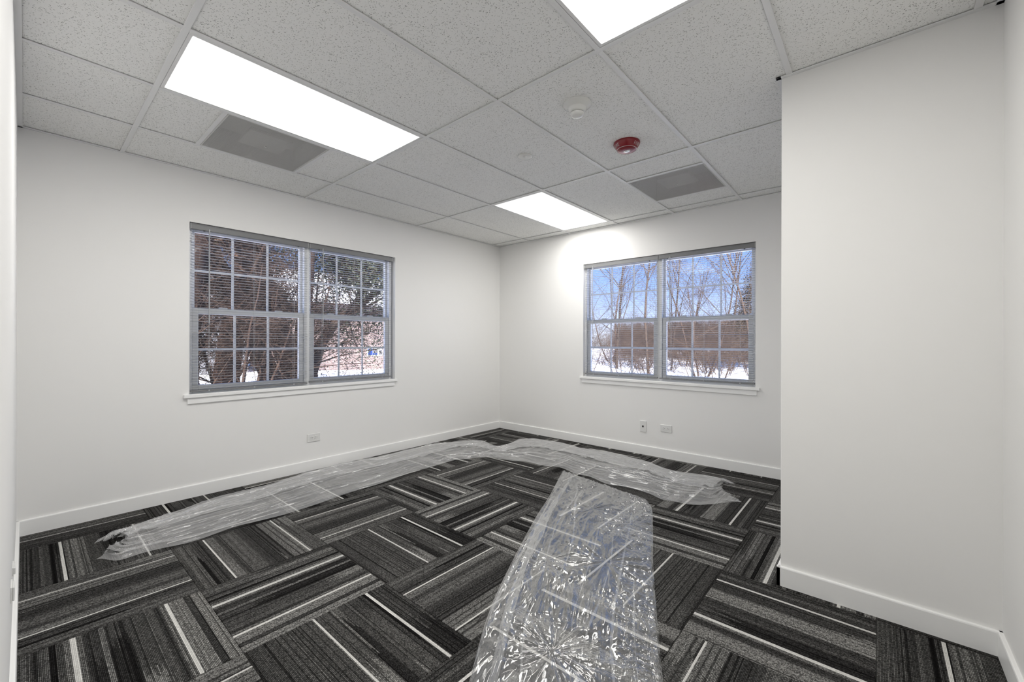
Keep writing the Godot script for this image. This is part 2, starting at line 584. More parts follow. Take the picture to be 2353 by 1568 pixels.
# ---------------------------------------------------------------- ceiling fittings
func light_panel(a: int, b: int, label: String) -> void:
	var x0: float = GX[a] + 0.0135
	var x1: float = GX[a + 1] - 0.0135
	var z0: float = GZ[b] + 0.0135
	var z1: float = GZ[b + 1] - 0.0135
	var c := Vector3((x0 + x1) * 0.5, CEIL, (z0 + z1) * 0.5)
	var t := thing("ceiling_light", label, "ceiling light", "flat light panels in the ceiling")
	t.position = c
	var h := Vector2(x1 - x0, z1 - z0) * 0.5
	var f := 0.016
	var g := Geo.new()
	for s in [-1.0, 1.0]:
		g.box(Vector3(minf(s * h.x, s * (h.x - f)), 0.001, -h.y), Vector3(maxf(s * h.x, s * (h.x - f)), 0.03, h.y), 0.001)
		g.box(Vector3(-h.x + f, 0.001, minf(s * h.y, s * (h.y - f))), Vector3(h.x - f, 0.03, maxf(s * h.y, s * (h.y - f))), 0.001)
	put("frame", g.mesh(), M.grid_metal, t)
	put("housing", boxmesh(Vector3(-h.x, 0.03, -h.y), Vector3(h.x, 0.06, h.y), 0.002), M.white_plastic, t)
	put("diffuser", boxmesh(Vector3(-h.x + f, 0.006, -h.y + f), Vector3(h.x - f, 0.012, h.y - f)), M.panel_diffuser, t)
	var l := AreaLight3D.new()
	l.name = "panel_glow"
	add_child(l, true)
	l.position = c + Vector3(0, 0.0045, 0)
	l.rotation.x = -PI / 2.0
	l.area_size = Vector2((h.x - f) * 2.0 - 0.004, (h.y - f) * 2.0 - 0.004)
	l.area_normalize_energy = false
	l.light_energy = PANEL
	l.light_color = Color(1.0, 0.992, 0.975)
	l.area_range = 12.0
	l.shadow_enabled = true

const PANEL := 3.3

func vent(a: int, b: int, label: String) -> void:
	var c := Vector3((GX[a] + GX[a + 1]) * 0.5, CEIL, (GZ[b] + GZ[b + 1]) * 0.5)
	var t := thing("ceiling_vent", label, "air vent", "perforated square air vents in the ceiling")
	t.position = c
	var h := 0.2915
	var g := Geo.new()
	for s in [-1.0, 1.0]:
		g.box(Vector3(minf(s * h, s * (h - 0.008)), 0.0, -h), Vector3(maxf(s * h, s * (h - 0.008)), 0.02, h), 0.001)
		g.box(Vector3(-h + 0.008, 0.0, minf(s * h, s * (h - 0.008))), Vector3(h - 0.008, 0.02, maxf(s * h, s * (h - 0.008))), 0.001)
	put("frame", g.mesh(), M.vent_metal, t)
	g = Geo.new()
	var inner := h - 0.008
	var nb := 86
	for k in nb + 1:
		var p := -inner + 2.0 * inner * k / nb
		g.box(Vector3(p - 0.00095, 0.003, -inner), Vector3(p + 0.00095, 0.0038, inner))
		g.box(Vector3(-inner, 0.0039, p - 0.00095), Vector3(inner, 0.0046, p + 0.00095))
	var face := put("perforated_face", g.mesh(), M.vent_metal, t)
	face.set_meta("label", "grey perforated metal face")
	g = Geo.new()
	g.box(Vector3(-h, 0.16, -h), Vector3(h, 0.165, h))
	for s in [-1.0, 1.0]:
		g.box(Vector3(minf(s * h, s * (h - 0.002)), 0.02, -h), Vector3(maxf(s * h, s * (h - 0.002)), 0.16, h))
		g.box(Vector3(-h, 0.02, minf(s * h, s * (h - 0.002))), Vector3(h, 0.16, maxf(s * h, s * (h - 0.002))))
	put("plenum", g.mesh(), M.vent_metal, t)
	# folded square deflector behind the face
	g = Geo.new()
	var q := 0.125
	var e := [Vector3(-q, 0.030, -q), Vector3(q, 0.030, -q), Vector3(q, 0.030, q), Vector3(-q, 0.030, q)]
	var tip := Vector3(0, 0.008, 0)
	for k in 4:
		var n: Vector3 = (e[k] - tip).cross(e[(k + 1) % 4] - tip).normalized()
		g.tri(tip, e[k], e[(k + 1) % 4], n if n.y < 0 else -n)
	for k in 4:
		var m: Vector3 = e[k] * Vector3(1, 0, 1) + e[(k + 1) % 4] * Vector3(1, 0, 1)
		g.quad(e[k], e[(k + 1) % 4], e[(k + 1) % 4] + Vector3(0, 0.02, 0), e[k] + Vector3(0, 0.02, 0), m.normalized())
	put("deflector", g.mesh(), M.vent_metal, t)
	put("clip", boxmesh(Vector3(-0.006, 0.001, -0.006), Vector3(0.006, 0.006, 0.006), 0.002), M.chrome, t)

func smoke_detector() -> void:
	var t := thing("smoke_detector", "white round smoke detector with stepped dome on the ceiling", "smoke detector")
	t.position = Vector3(2.666, CEIL + 0.0072, 2.288)
	var g := Geo.new()
	g.lathe([Vector2(0.0, 0.0), Vector2(0.077, 0.0), Vector2(0.077, 0.0), Vector2(0.078, -0.004), Vector2(0.076, -0.008), Vector2(0.066, -0.016), Vector2(0.057, -0.022), Vector2(0.052, -0.027)], 48)
	put("base", g.mesh(), M.dome_plastic, t)
	g = Geo.new()
	g.lathe([Vector2(0.052, -0.024), Vector2(0.050, -0.032), Vector2(0.044, -0.041), Vector2(0.038, -0.046), Vector2(0.034, -0.047)], 48)
	put("collar", g.mesh(), M.dome_plastic, t)
	g = Geo.new()
	g.lathe([Vector2(0.031, -0.040), Vector2(0.031, -0.052)], 32)
	put("inlet_screen", g.mesh(), M.dome_plastic, t)
	g = Geo.new()
	g.lathe([Vector2(0.030, -0.051), Vector2(0.0375, -0.051), Vector2(0.0375, -0.051), Vector2(0.038, -0.055), Vector2(0.035, -0.062), Vector2(0.027, -0.067), Vector2(0.014, -0.070), Vector2(0.0, -0.0705)], 48)
	put("dome", g.mesh(), M.dome_plastic, t)
	for k in 4:
		var rib := put("rib", boxmesh(Vector3(0.030, -0.053, -0.002), Vector3(0.036, -0.045, 0.002)), M.dome_plastic, t)
		rib.rotation.y = 0.5 + k * PI / 2.0

func fire_alarm() -> void:
	var t := thing("fire_alarm", "red round fire alarm with white FIRE lettering on the ceiling", "fire alarm")
	t.position = Vector3(2.668, CEIL + 0.0072, 1.694)
	var g := Geo.new()
	g.lathe([Vector2(0.0, 0.0), Vector2(0.083, 0.0), Vector2(0.083, 0.0), Vector2(0.084, -0.006), Vector2(0.082, -0.012), Vector2(0.064, -0.042), Vector2(0.062, -0.044)], 56)
	put("housing", g.mesh(), M.red_plastic, t)
	g = Geo.new()
	g.lathe([Vector2(0.062, -0.043), Vector2(0.0635, -0.0445), Vector2(0.0615, -0.046), Vector2(0.060, -0.0455)], 56)
	var ring := put("ring", g.mesh(), M.letter_white, t)
	ring.set_meta("label", "thin pale ring")
	g = Geo.new()
	g.lathe([Vector2(0.0605, -0.0445), Vector2(0.052, -0.050), Vector2(0.034, -0.053), Vector2(0.026, -0.0535), Vector2(0.0, -0.0535)], 48)
	put("cover", g.mesh(), M.red_plastic, t)
	g = Geo.new()
	g.lathe([Vector2(0.022, -0.052), Vector2(0.014, -0.056), Vector2(0.008, -0.058), Vector2(0.0, -0.058)], 20)
	put("reflector", g.mesh(), M.chrome, t)
	g = Geo.new()
	for s in [-1.0, 1.0]:
		g.tri(Vector3(-0.026, -0.0535, s * 0.015), Vector3(0.026, -0.0535, s * 0.015), Vector3(0, -0.066, s * 0.004), Vector3(0, -0.4, s).normalized())
		g.tri(Vector3(s * 0.026, -0.0535, -0.015), Vector3(s * 0.026, -0.0535, 0.015), Vector3(0, -0.066, 0.004 * s), Vector3(s, -1, 0).normalized())
	var lens := put("strobe", g.mesh(), M.strobe_lens, t)
	lens.set_meta("label", "clear strobe lens")
	var font := SystemFont.new()
	font.font_names = PackedStringArray(["Droid Sans"])
	var size := 0.0185
	for wd in 3:
		var st := SurfaceTool.new()
		st.begin(Mesh.PRIMITIVE_TRIANGLES)
		var letters := "FIRE"
		for k in 4:
			var tm := TextMesh.new()
			tm.font = font
			tm.font_size = 16
			tm.pixel_size = size / 11.5
			tm.depth = 0.0008
			tm.curve_step = 1.0
			tm.text = letters[k]
			tm.horizontal_alignment = HORIZONTAL_ALIGNMENT_CENTER
			tm.vertical_alignment = VERTICAL_ALIGNMENT_CENTER
			# the face slopes: outwards and down; letters stand upright on it, tops towards the ceiling
			var ang := LETTERS + wd * TAU / 3.0 - (k - 1.5) * 0.19
			var outw := Vector3(cos(ang), 0, sin(ang))
			var nrm := (outw * 0.030 + Vector3(0, -0.018, 0)).normalized()
			var right := Vector3.UP.cross(outw).normalized()
			var up := nrm.cross(right).normalized()
			var at := outw * 0.0735 + Vector3(0, -0.0262, 0) + nrm * 0.0004
			st.append_from(tm, 0, Transform3D(Basis(right, up, nrm), at))
		var w := put("lettering", st.commit(), M.letter_white, t)
		w.set_meta("label", "white word FIRE")

const LETTERS := 0.10

func cover_plate() -> void:
	var t := thing("cover_plate", "small flat white disc on the ceiling beyond the smoke detector", "cover plate")
	t.position = Vector3(2.046, CEIL + 0.0072, 1.975)
	var g := Geo.new()
	g.lathe([Vector2(0.0, 0.0), Vector2(0.049, 0.0), Vector2(0.049, 0.0), Vector2(0.050, -0.004), Vector2(0.048, -0.008), Vector2(0.040, -0.010), Vector2(0.0, -0.011)], 40)
	put("disc", g.mesh(), M.dome_plastic, t)
	g = Geo.new()
	g.lathe([Vector2(0.0, -0.0105), Vector2(0.012, -0.0105), Vector2(0.012, -0.0105), Vector2(0.0115, -0.013), Vector2(0.0, -0.0135)], 20, Vector3(0.012, 0, 0.012))
	put("button", g.mesh(), M.white_plastic, t)

# ---------------------------------------------------------------- wall plates
func outlet(at: Vector3, turn: float, label: String) -> void:
	var t := thing("wall_outlet", label, "wall outlet", "white wall outlets")
	t.position = at
	t.rotation.y = turn
	put("plate", boxmesh(Vector3(-0.058, -0.036, 0), Vector3(0.058, 0.036, 0.0065), 0.002), M.white_plastic, t)
	for s in [-1.0, 1.0]:
		var r := put("receptacle", boxmesh(Vector3(s * 0.02 - 0.016, -0.0165, 0.0065), Vector3(s * 0.02 + 0.016, 0.0165, 0.0082), 0.0015), M.white_plastic, t)
		for q in [[-0.006, 0.006, 0.004, 0.0012], [-0.006, -0.006, 0.0035, 0.0012]]:
			put("slot", boxmesh(Vector3(s * 0.02 + q[0] - q[2], q[1] - q[3], 0.0075), Vector3(s * 0.02 + q[0] + q[2], q[1] + q[3], 0.0084)), M.hole_shade, r)  # solid dark pad, the shade of the slot put into its colour
		var g := Geo.new()
		g.lathe([Vector2(0.0028, 0.0), Vector2(0.0028, 0.001), Vector2(0.0, 0.001)], 12)
		var hole := put("ground_hole", g.mesh(), M.hole_shade, r)  # dark disc painted for the shade in the hole
		hole.position = Vector3(s * 0.02 + 0.007, 0, 0.0075)
		hole.rotation.x = PI / 2.0
	var g2 := Geo.new()
	g2.lathe([Vector2(0.003, 0.0), Vector2(0.003, 0.001), Vector2(0.0, 0.0014)], 12)
	var sc := put("screw", g2.mesh(), M.white_plastic, t)
	sc.position = Vector3(0, 0, 0.0065)
	sc.rotation.x = PI / 2.0

func wall_box(at: Vector3, half: float, label: String) -> void:
	var t := thing("wall_box", label, "wall box", "white wall boxes beside the doorway")
	t.position = at
	t.rotation.y = PI
	put("back_plate", boxmesh(Vector3(-0.04, -half, 0), Vector3(0.04, half, 0.004), 0.001), M.white_plastic, t)
	put("cover", boxmesh(Vector3(-0.034, -half + 0.003, 0.004), Vector3(0.034, half - 0.003, 0.009), 0.002), M.white_plastic, t)

func jack_plate(at: Vector3) -> void:
	var t := thing("data_plate", "upright white wall plate with one black jack", "wall plate")
	t.position = at
	put("plate", boxmesh(Vector3(-0.035, -0.058, 0), Vector3(0.035, 0.058, 0.0065), 0.002), M.white_plastic, t)
	put("insert", boxmesh(Vector3(-0.012, -0.020, 0.0065), Vector3(0.012, 0.020, 0.0075), 0.0005), M.white_plastic, t)
	var j := put("jack", boxmesh(Vector3(-0.0085, -0.0085, 0.0075), Vector3(0.0085, 0.0085, 0.009), 0.001), M.black_plastic, t)
	j.set_meta("label", "black jack")
	for s in [-1.0, 1.0]:
		var g := Geo.new()
		g.lathe([Vector2(0.003, 0.0), Vector2(0.003, 0.001), Vector2(0.0, 0.0014)], 12)
		var sc := put("screw", g.mesh(), M.white_plastic, t)
		sc.position = Vector3(0, s * 0.042, 0.0065)
		sc.rotation.x = PI / 2.0

# ---------------------------------------------------------------- windows and blinds
func frame_of(g: Geo, u0: float, u1: float, y0: float, y1: float, d0: float, d1: float, su: float, sb: float, stp: float, b := 0.003) -> void:
	# four bars round a rectangle: su = stile width, sb / stp = bottom and top rail heights
	g.box(Vector3(u0, y0, d0), Vector3(u0 + su, y1, d1), b)
	g.box(Vector3(u1 - su, y0, d0), Vector3(u1, y1, d1), b)
	g.box(Vector3(u0 + su, y0, d0), Vector3(u1 - su, y0 + sb, d1), b)
	g.box(Vector3(u0 + su, y1 - stp, d0), Vector3(u1 - su, y1, d1), b)

func build_window(called: String, at: Vector3, turn: float, label: String) -> void:
	var w := Node3D.new()
	w.name = called
	add_child(w, true)
	structure(w, label, "window")
	w.position = at
	w.rotation.y = turn
	var W := WIN_W - 0.01
	var mid := W * 0.5
	# stool and apron
	var st := put("stool", boxmesh(Vector3(-0.036, 0.748, 0.0), Vector3(W + 0.036, SILL_Y, 0.024), 0.003), M.trim_paint, w)
	st.set_meta("label", "white window stool board")
	put("stool_return", boxmesh(Vector3(0.0, 0.748, -0.05), Vector3(W, SILL_Y, 0.0)), M.trim_paint, w)
	put("apron", boxmesh(Vector3(-0.012, 0.703, 0.0), Vector3(W + 0.012, 0.748, 0.012), 0.002), M.trim_paint, w)
	# outer frame with centre mullion
	var g := Geo.new()
	frame_of(g, 0.0, W, SILL_Y - 0.005, HEAD_Y, -0.135, -0.045, 0.027, 0.03, 0.03)
	put("frame", g.mesh(), M.vinyl, w)
	put("mullion", boxmesh(Vector3(mid - 0.027, SILL_Y + 0.025, -0.135), Vector3(mid + 0.027, HEAD_Y - 0.03, -0.043), 0.003), M.vinyl, w)
	for k in 2:
		var u0 := 0.027 if k == 0 else mid + 0.027
		var u1 := mid - 0.027 if k == 0 else W - 0.027
		for up in 2:
			var lo: float = [SILL_Y + 0.025, 1.385][up]
			var hi: float = [1.430, HEAD_Y - 0.03][up]
			var d0: float = [-0.085, -0.118][up]
			var d1: float = [-0.055, -0.088][up]
			var su: float = [0.040, 0.022][up]
			g = Geo.new()
			var sb: float = [0.036, 0.045][up]
			var tp: float = [0.046, 0.026][up]
			frame_of(g, u0 + 0.001, u1 - 0.001, lo, hi, d0, d1, su, sb, tp)
			var sash := put("sash", g.mesh(), M.vinyl, w)
			var gu0 := u0 + su
			var gu1 := u1 - su
			var gy0 := lo + sb
			var gy1 := hi - tp
			var dm := (d0 + d1) * 0.5
			var p := Geo.new()
			p.quad(Vector3(gu0, gy0, dm), Vector3(gu1, gy0, dm), Vector3(gu1, gy1, dm), Vector3(gu0, gy1, dm), Vector3(0, 0, 1))
			put("pane", p.mesh(), M.pane_glass, sash)
			for q in [1, 2]:
				var x: float = gu0 + (gu1 - gu0) * q / 3.0
				put("muntin", boxmesh(Vector3(x - 0.009, gy0, dm - 0.011), Vector3(x + 0.009, gy1, dm - 0.003), 0.003), M.vinyl, sash)
			var ym := (gy0 + gy1) * 0.5
			put("muntin", boxmesh(Vector3(gu0, ym - 0.009, dm - 0.0105), Vector3(gu1, ym + 0.009, dm - 0.0035), 0.003), M.vinyl, sash)
			if up == 0:
				for q in [0.25, 0.75]:
					var x: float = lerpf(u0, u1, q)
					var lk := put("sash_lock", boxmesh(Vector3(x - 0.03, hi, d0 + 0.004), Vector3(x + 0.03, hi + 0.012, d1 - 0.004), 0.004), M.vinyl, sash)
					lk.set_meta("label", "small sash lock")

func build_blind(at: Vector3, turn: float, u0: float, u1: float, sd: int, bottom: float, label: String) -> void:
	var t := thing("mini_blind", label, "window blind", "open mini blinds in the windows")
	t.position = at
	t.rotation.y = turn
	var rng := RandomNumberGenerator.new()
	rng.seed = sd
	var dc := -0.0215
	# head rail: U channel with rolled lips
	var g := Geo.new()
	g.box(Vector3(u0, 2.022, -0.036), Vector3(u1, 2.062, -0.004), 0.003)
	g.box(Vector3(u0, 2.0605, -0.037), Vector3(u1, 2.066, -0.0025), 0.001)
	put("head_rail", g.mesh(), M.rail_metal, t)
	for x in [u0, u1 - 0.003]:
		put("end_cap", boxmesh(Vector3(x - 0.001, 2.020, -0.0375), Vector3(x + 0.004, 2.066, -0.002), 0.001), M.slat_metal, t)
	# slats
	var len := u1 - u0 - 0.012
	var sl := Geo.new()
	var segs := 4
	for k in segs:
		var a := float(k) / segs
		var b := float(k + 1) / segs
		var za := (a - 0.5) * 0.025
		var zb := (b - 0.5) * 0.025
		var ya := 0.0012 * (1.0 - pow(2.0 * a - 1.0, 2.0))
		var yb := 0.0012 * (1.0 - pow(2.0 * b - 1.0, 2.0))
		var nn := Vector3(0, zb - za, ya - yb).normalized()
		sl.quad(Vector3(0, ya, za), Vector3(len, ya, za), Vector3(len, yb, zb), Vector3(0, yb, zb), nn)
		sl.quad(Vector3(0, ya - 0.0006, za), Vector3(len, ya - 0.0006, za), Vector3(len, yb - 0.0006, zb), Vector3(0, yb - 0.0006, zb), -nn)
	for s in [-1.0, 1.0]:
		sl.quad(Vector3(0, 0, s * 0.0125), Vector3(len, 0, s * 0.0125), Vector3(len, -0.0006, s * 0.0125), Vector3(0, -0.0006, s * 0.0125), Vector3(0, 0, s))
	var sm := sl.mesh()
	var n := 57
	var y0 := 2.006
	var y1 := bottom + 0.026
	for k in n:
		var o := put("slat", sm, M.slat_metal, t)
		o.position = Vector3(u0 + 0.006, lerpf(y0, y1, float(k) / (n - 1)), dc)
		var tilt := rng.randf_range(-0.03, 0.03)
		if rng.randf() < 0.16:
			tilt += rng.randf_range(0.08, 0.16) * (1.0 if o.position.y > 1.18 else -1.0)
		o.rotation.x = tilt
	var br := Geo.new()
	br.box(Vector3(u0 + 0.004, bottom, dc - 0.013), Vector3(u1 - 0.004, bottom + 0.012, dc + 0.013), 0.003)
	put("bottom_rail", br.mesh(), M.rail_metal, t)
	for q in [0.14, 0.5, 0.86]:
		var x: float = lerpf(u0, u1, q)
		for s in [-1.0, 1.0]:
			put("ladder_cord", boxmesh(Vector3(x - 0.0006, bottom + 0.01, dc + s * 0.0135 - 0.0005), Vector3(x + 0.0006, 2.03, dc + s * 0.0135 + 0.0005)), M.cord, t)
		put("cord_clip", boxmesh(Vector3(x - 0.006, bottom - 0.002, dc + 0.006), Vector3(x + 0.006, bottom + 0.010, dc + 0.0145), 0.002), M.wand_plastic, t)
	for q in [0.10, 0.90]:
		var x: float = lerpf(u0, u1, q)
		put("cord_hole", boxmesh(Vector3(x - 0.006, 2.016, -0.012), Vector3(x + 0.006, 2.023, -0.0035), 0.001), M.hole_shade, t)  # solid dark block, hole shade given by colour
	# tilt wand
	var wx := u0 + 0.118
	g = Geo.new()
	g.tube([Vector3(wx, 2.028, 0.003), Vector3(wx, 2.01, 0.006), Vector3(wx, 1.31, 0.007)], [0.003, 0.0042, 0.0042], 8)
	put("tilt_wand", g.mesh(), M.wand_plastic, t)
	put("wand_hook", boxmesh(Vector3(wx - 0.004, 2.022, -0.006), Vector3(wx + 0.004, 2.036, 0.006), 0.001), M.wand_plastic, t)

# ---------------------------------------------------------------- plastic film
func along(e: Array, v: float) -> Vector2:
	var f := v * (e.size() - 1)
	var k := mini(int(f), e.size() - 2)
	var p: Vector2 = e[k]
	var q: Vector2 = e[k + 1]
	return p.cubic_interpolate(q, e[maxi(k - 1, 0)], e[mini(k + 2, e.size() - 1)], f - k)

func noise(sd: int, freq: float, kind := FastNoiseLite.TYPE_SIMPLEX_SMOOTH, octaves := 1) -> FastNoiseLite:
	var n := FastNoiseLite.new()
	n.seed = sd
	n.noise_type = kind
	n.frequency = freq
	n.fractal_type = FastNoiseLite.FRACTAL_NONE if octaves == 1 else FastNoiseLite.FRACTAL_FBM
	n.fractal_octaves = octaves
	return n

func crumple(sd: int, freq: float) -> FastNoiseLite:
	var n := FastNoiseLite.new()
	n.seed = sd
	n.noise_type = FastNoiseLite.TYPE_CELLULAR
	n.frequency = freq
	n.cellular_return_type = FastNoiseLite.RETURN_DISTANCE2_SUB
	n.fractal_type = FastNoiseLite.FRACTAL_NONE
	return n

class Crease:
	var u := 0.0
	var w := 0.01
	var a := 0.01
	var v0 := 0.0
	var v1 := 1.0
	var row := 0.0
	var swing := 0.03
	var kink := false

func make_creases(sd: int, n: int, w0: float, w1: float, a0: float, a1: float, swing: float) -> Array:
	var rng := RandomNumberGenerator.new()
	rng.seed = sd
	var out := []
	for k in n:
		var c := Crease.new()
		c.u = (k + rng.randf()) / n
		c.w = rng.randf_range(w0, w1)
		c.a = rng.randf_range(a0, a1) * (1.0 if rng.randf() < 0.75 else 1.7)
		var mid := rng.randf()
		var half := rng.randf_range(0.05, 0.30)
		c.v0 = mid - half
		c.v1 = mid + half
		c.row = k * 7.3
		c.swing = swing * rng.randf_range(0.4, 1.3)
		out.append(c)
	return out

func crease_height(list: Array, at: PackedFloat32Array, u: float, fade: PackedFloat32Array) -> float:
	var h := 0.0
	for k in list.size():
		var c: Crease = list[k]
		if fade[k] <= 0.0:
			continue
		var d := absf(u - at[k])
		if d < c.w * 4.0:
			h = maxf(h, c.a * fade[k] * (exp(-d / c.w) - 0.018))
	return h

func runner_layer(sd: int, lift: float, nu: int, nv: int, ua := 0.0, ub := 1.0, va := 0.0, vb := 1.0, drift := 0.0) -> ArrayMesh:
	var e1 := [Vector2(1.74, 1.04), Vector2(1.87, 1.32), Vector2(2.01, 1.62), Vector2(2.18, 2.02), Vector2(2.42, 2.53), Vector2(2.61, 2.90), Vector2(2.82, 3.22), Vector2(3.02, 3.50)]
	var e2 := [Vector2(2.54, 1.20), Vector2(2.68, 1.32), Vector2(2.83, 1.65), Vector2(3.0, 2.06), Vector2(3.19, 2.48), Vector2(3.335, 2.79), Vector2(3.49, 3.09), Vector2(3.62, 3.35)]
	var warp := noise(sd + 1, 2.2)
	var folds := noise(sd + 2, 1.0)
	var fine := noise(sd + 3, 9.0)
	var cr2 := crumple(sd + 5, 24.0)
	var zone := noise(sd + 6, 2.2)
	var facet := noise(sd + 8, 1.0)
	var creases := make_creases(sd + 7, 36, 0.005, 0.014, 0.003, 0.008, 0.06)
	var fans := [[Vector2(2.81, 2.22), 0.42, 11.0, 0.3], [Vector2(2.97, 2.94), 0.36, 13.0, 1.1], [Vector2(2.40, 1.66), 0.26, 9.0, 2.0], [Vector2(2.57, 2.42), 0.20, 9.0, 0.7], [Vector2(2.71, 1.70), 0.24, 8.0, 1.9]]
	var pts := PackedVector3Array()
	pts.resize((nu + 1) * (nv + 1))
	var pos := PackedFloat32Array()
	var fade := PackedFloat32Array()
	pos.resize(creases.size())
	fade.resize(creases.size())
	for b in nv + 1:
		var v := lerpf(maxf(va, 0.0), minf(vb, 1.0), float(b) / nv)
		var p := along(e1, v)
		var q := along(e2, v)
		var s := v * 2.4
		var off := drift * folds.get_noise_2d(ua * 50.0, s * 0.8)
		for k in creases.size():
			var c: Crease = creases[k]
			pos[k] = c.u + c.swing * folds.get_noise_2d(c.row, s * 0.8)
			fade[k] = smoothstep(c.v0, c.v0 + 0.08, v) * (1.0 - smoothstep(c.v1 - 0.08, c.v1, v))
		for a in nu + 1:
			var u := lerpf(ua, ub, float(a) / nu) + off
			if drift > 0.0:
				u = lerpf((ua + ub) * 0.5 + off, u, sin(PI * clampf((v - va) / (vb - va), 0.0, 1.0)) * (0.75 + 0.5 * folds.get_noise_2d(s * 2.2, ua * 30.0)))
			var xz := p.lerp(q, u)
			var w := warp.get_noise_2d(xz.x, xz.y) * 0.05
			# slack waves that run with the sheet, then sharp creases on them
			var h := 0.0080 * folds.get_noise_2d((u + w) * 11.0, s * 0.9)
			h += 0.0022 * folds.get_noise_2d((u + w * 0.6) * 27.0 + 40.0, s * 0.9)
			h += crease_height(creases, pos, u, fade)
			# gathered spots with creases fanning out
			var fan := 0.0
			for f in fans:
				var d: Vector2 = xz - f[0]
				var r := d.length()
				if r < f[1] * 1.7:
					var ang := d.angle()
					var k := exp(-pow(r / f[1], 2.0) * 1.5)
					fan = maxf(fan, k)
					var ray := sin(ang * f[2] + f[3] + 2.2 * warp.get_noise_2d(ang * 1.2 + f[3], r * 1.5))
					h = lerpf(h, 0.0035 + 0.062 * minf(r, 0.13) * ray * (1.0 - absf(ray) * 0.35), k)
					h += cr2.get_noise_2d(xz.x, xz.y) * 0.0050 * exp(-pow(r / 0.075, 2.0))
			# crumpled zones, mostly along the far edge
			var z := smoothstep(0.66, 0.84, u + 0.16 * zone.get_noise_2d(xz.x * 2.0, xz.y)) * (1.0 - 0.65 * smoothstep(0.78, 0.95, v))
			z = maxf(z, smoothstep(0.34, 0.60, zone.get_noise_2d(xz.x * 1.5 + 9.0, xz.y * 1.5)) * 0.8)
			# sharp-edged facets, drawn out across the sheet in the crumpled zones and along it elsewhere
			var lx := xz.x - 0.38 * xz.y
			z *= 1.0 - 0.8 * fan
			h -= z * (0.012 * absf(facet.get_noise_2d(lx * 9.0, xz.y * 17.0)) + 0.004 * absf(facet.get_noise_2d(lx * 22.0 + 9.0, xz.y * 30.0)))
			h -= (1.0 - 0.9 * fan) * (0.013 * absf(facet.get_noise_2d(lx * 11.0 + 30.0, xz.y * 3.2)) + 0.0045 * absf(facet.get_noise_2d(lx * 21.0 + 60.0, xz.y * 7.0)))
			h += 0.004 + 0.004 * z
			h += 0.0003 * fine.get_noise_2d(xz.x * 2.0, xz.y * 2.0)
			# edges lie flat, the turned left edge makes a long roll
			var edge := smoothstep(0.0, 0.02, u) * smoothstep(0.0, 0.012, 1.0 - u) * smoothstep(0.0, 0.01, v)
			h += 0.011 * exp(-pow((u - 0.13 + w * 0.6) / 0.022, 2.0))
			pts[b * (nu + 1) + a] = Vector3(xz.x, (maxf(0.001, 0.006 + h) + lift) * edge + (0.0016 + lift * 0.3) * (1.0 - edge), xz.y)
	# a film has two faces, a hair apart
	var g := Geo.new()
	g.grid(pts, nu, nv)
	if drift == 0.0 and sd == 1:
		for k in pts.size():
			pts[k].y -= 0.0003
		g.grid(pts, nu, nv)
	return g.mesh()

func runner_sheet() -> void:
	var t := thing("plastic_sheet", "clear shiny plastic runner spread out towards the doorway", "plastic sheet", "plastic floor protection")
	put("film", runner_layer(1, 0.003, 250, 520), M.clear_film, t)
	put("added_under_film", runner_layer(51, 0.0, 170, 320), M.clear_film, t)  # second sheet added underneath to strengthen the reflections of the runner
	# film folded over itself; milky colour also stands in for bright gloss streaks
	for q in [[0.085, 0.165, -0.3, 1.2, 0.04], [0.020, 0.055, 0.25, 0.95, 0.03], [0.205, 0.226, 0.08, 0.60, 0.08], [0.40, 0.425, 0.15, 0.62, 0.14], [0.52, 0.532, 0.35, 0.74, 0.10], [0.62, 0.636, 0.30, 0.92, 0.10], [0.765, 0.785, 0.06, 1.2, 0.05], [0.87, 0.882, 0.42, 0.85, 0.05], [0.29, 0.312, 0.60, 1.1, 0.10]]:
		put("fold_streak", runner_layer(1, 0.0042, 10, 260, q[0], q[1], q[2], q[3], q[4]), M.fold_streak_film, t)

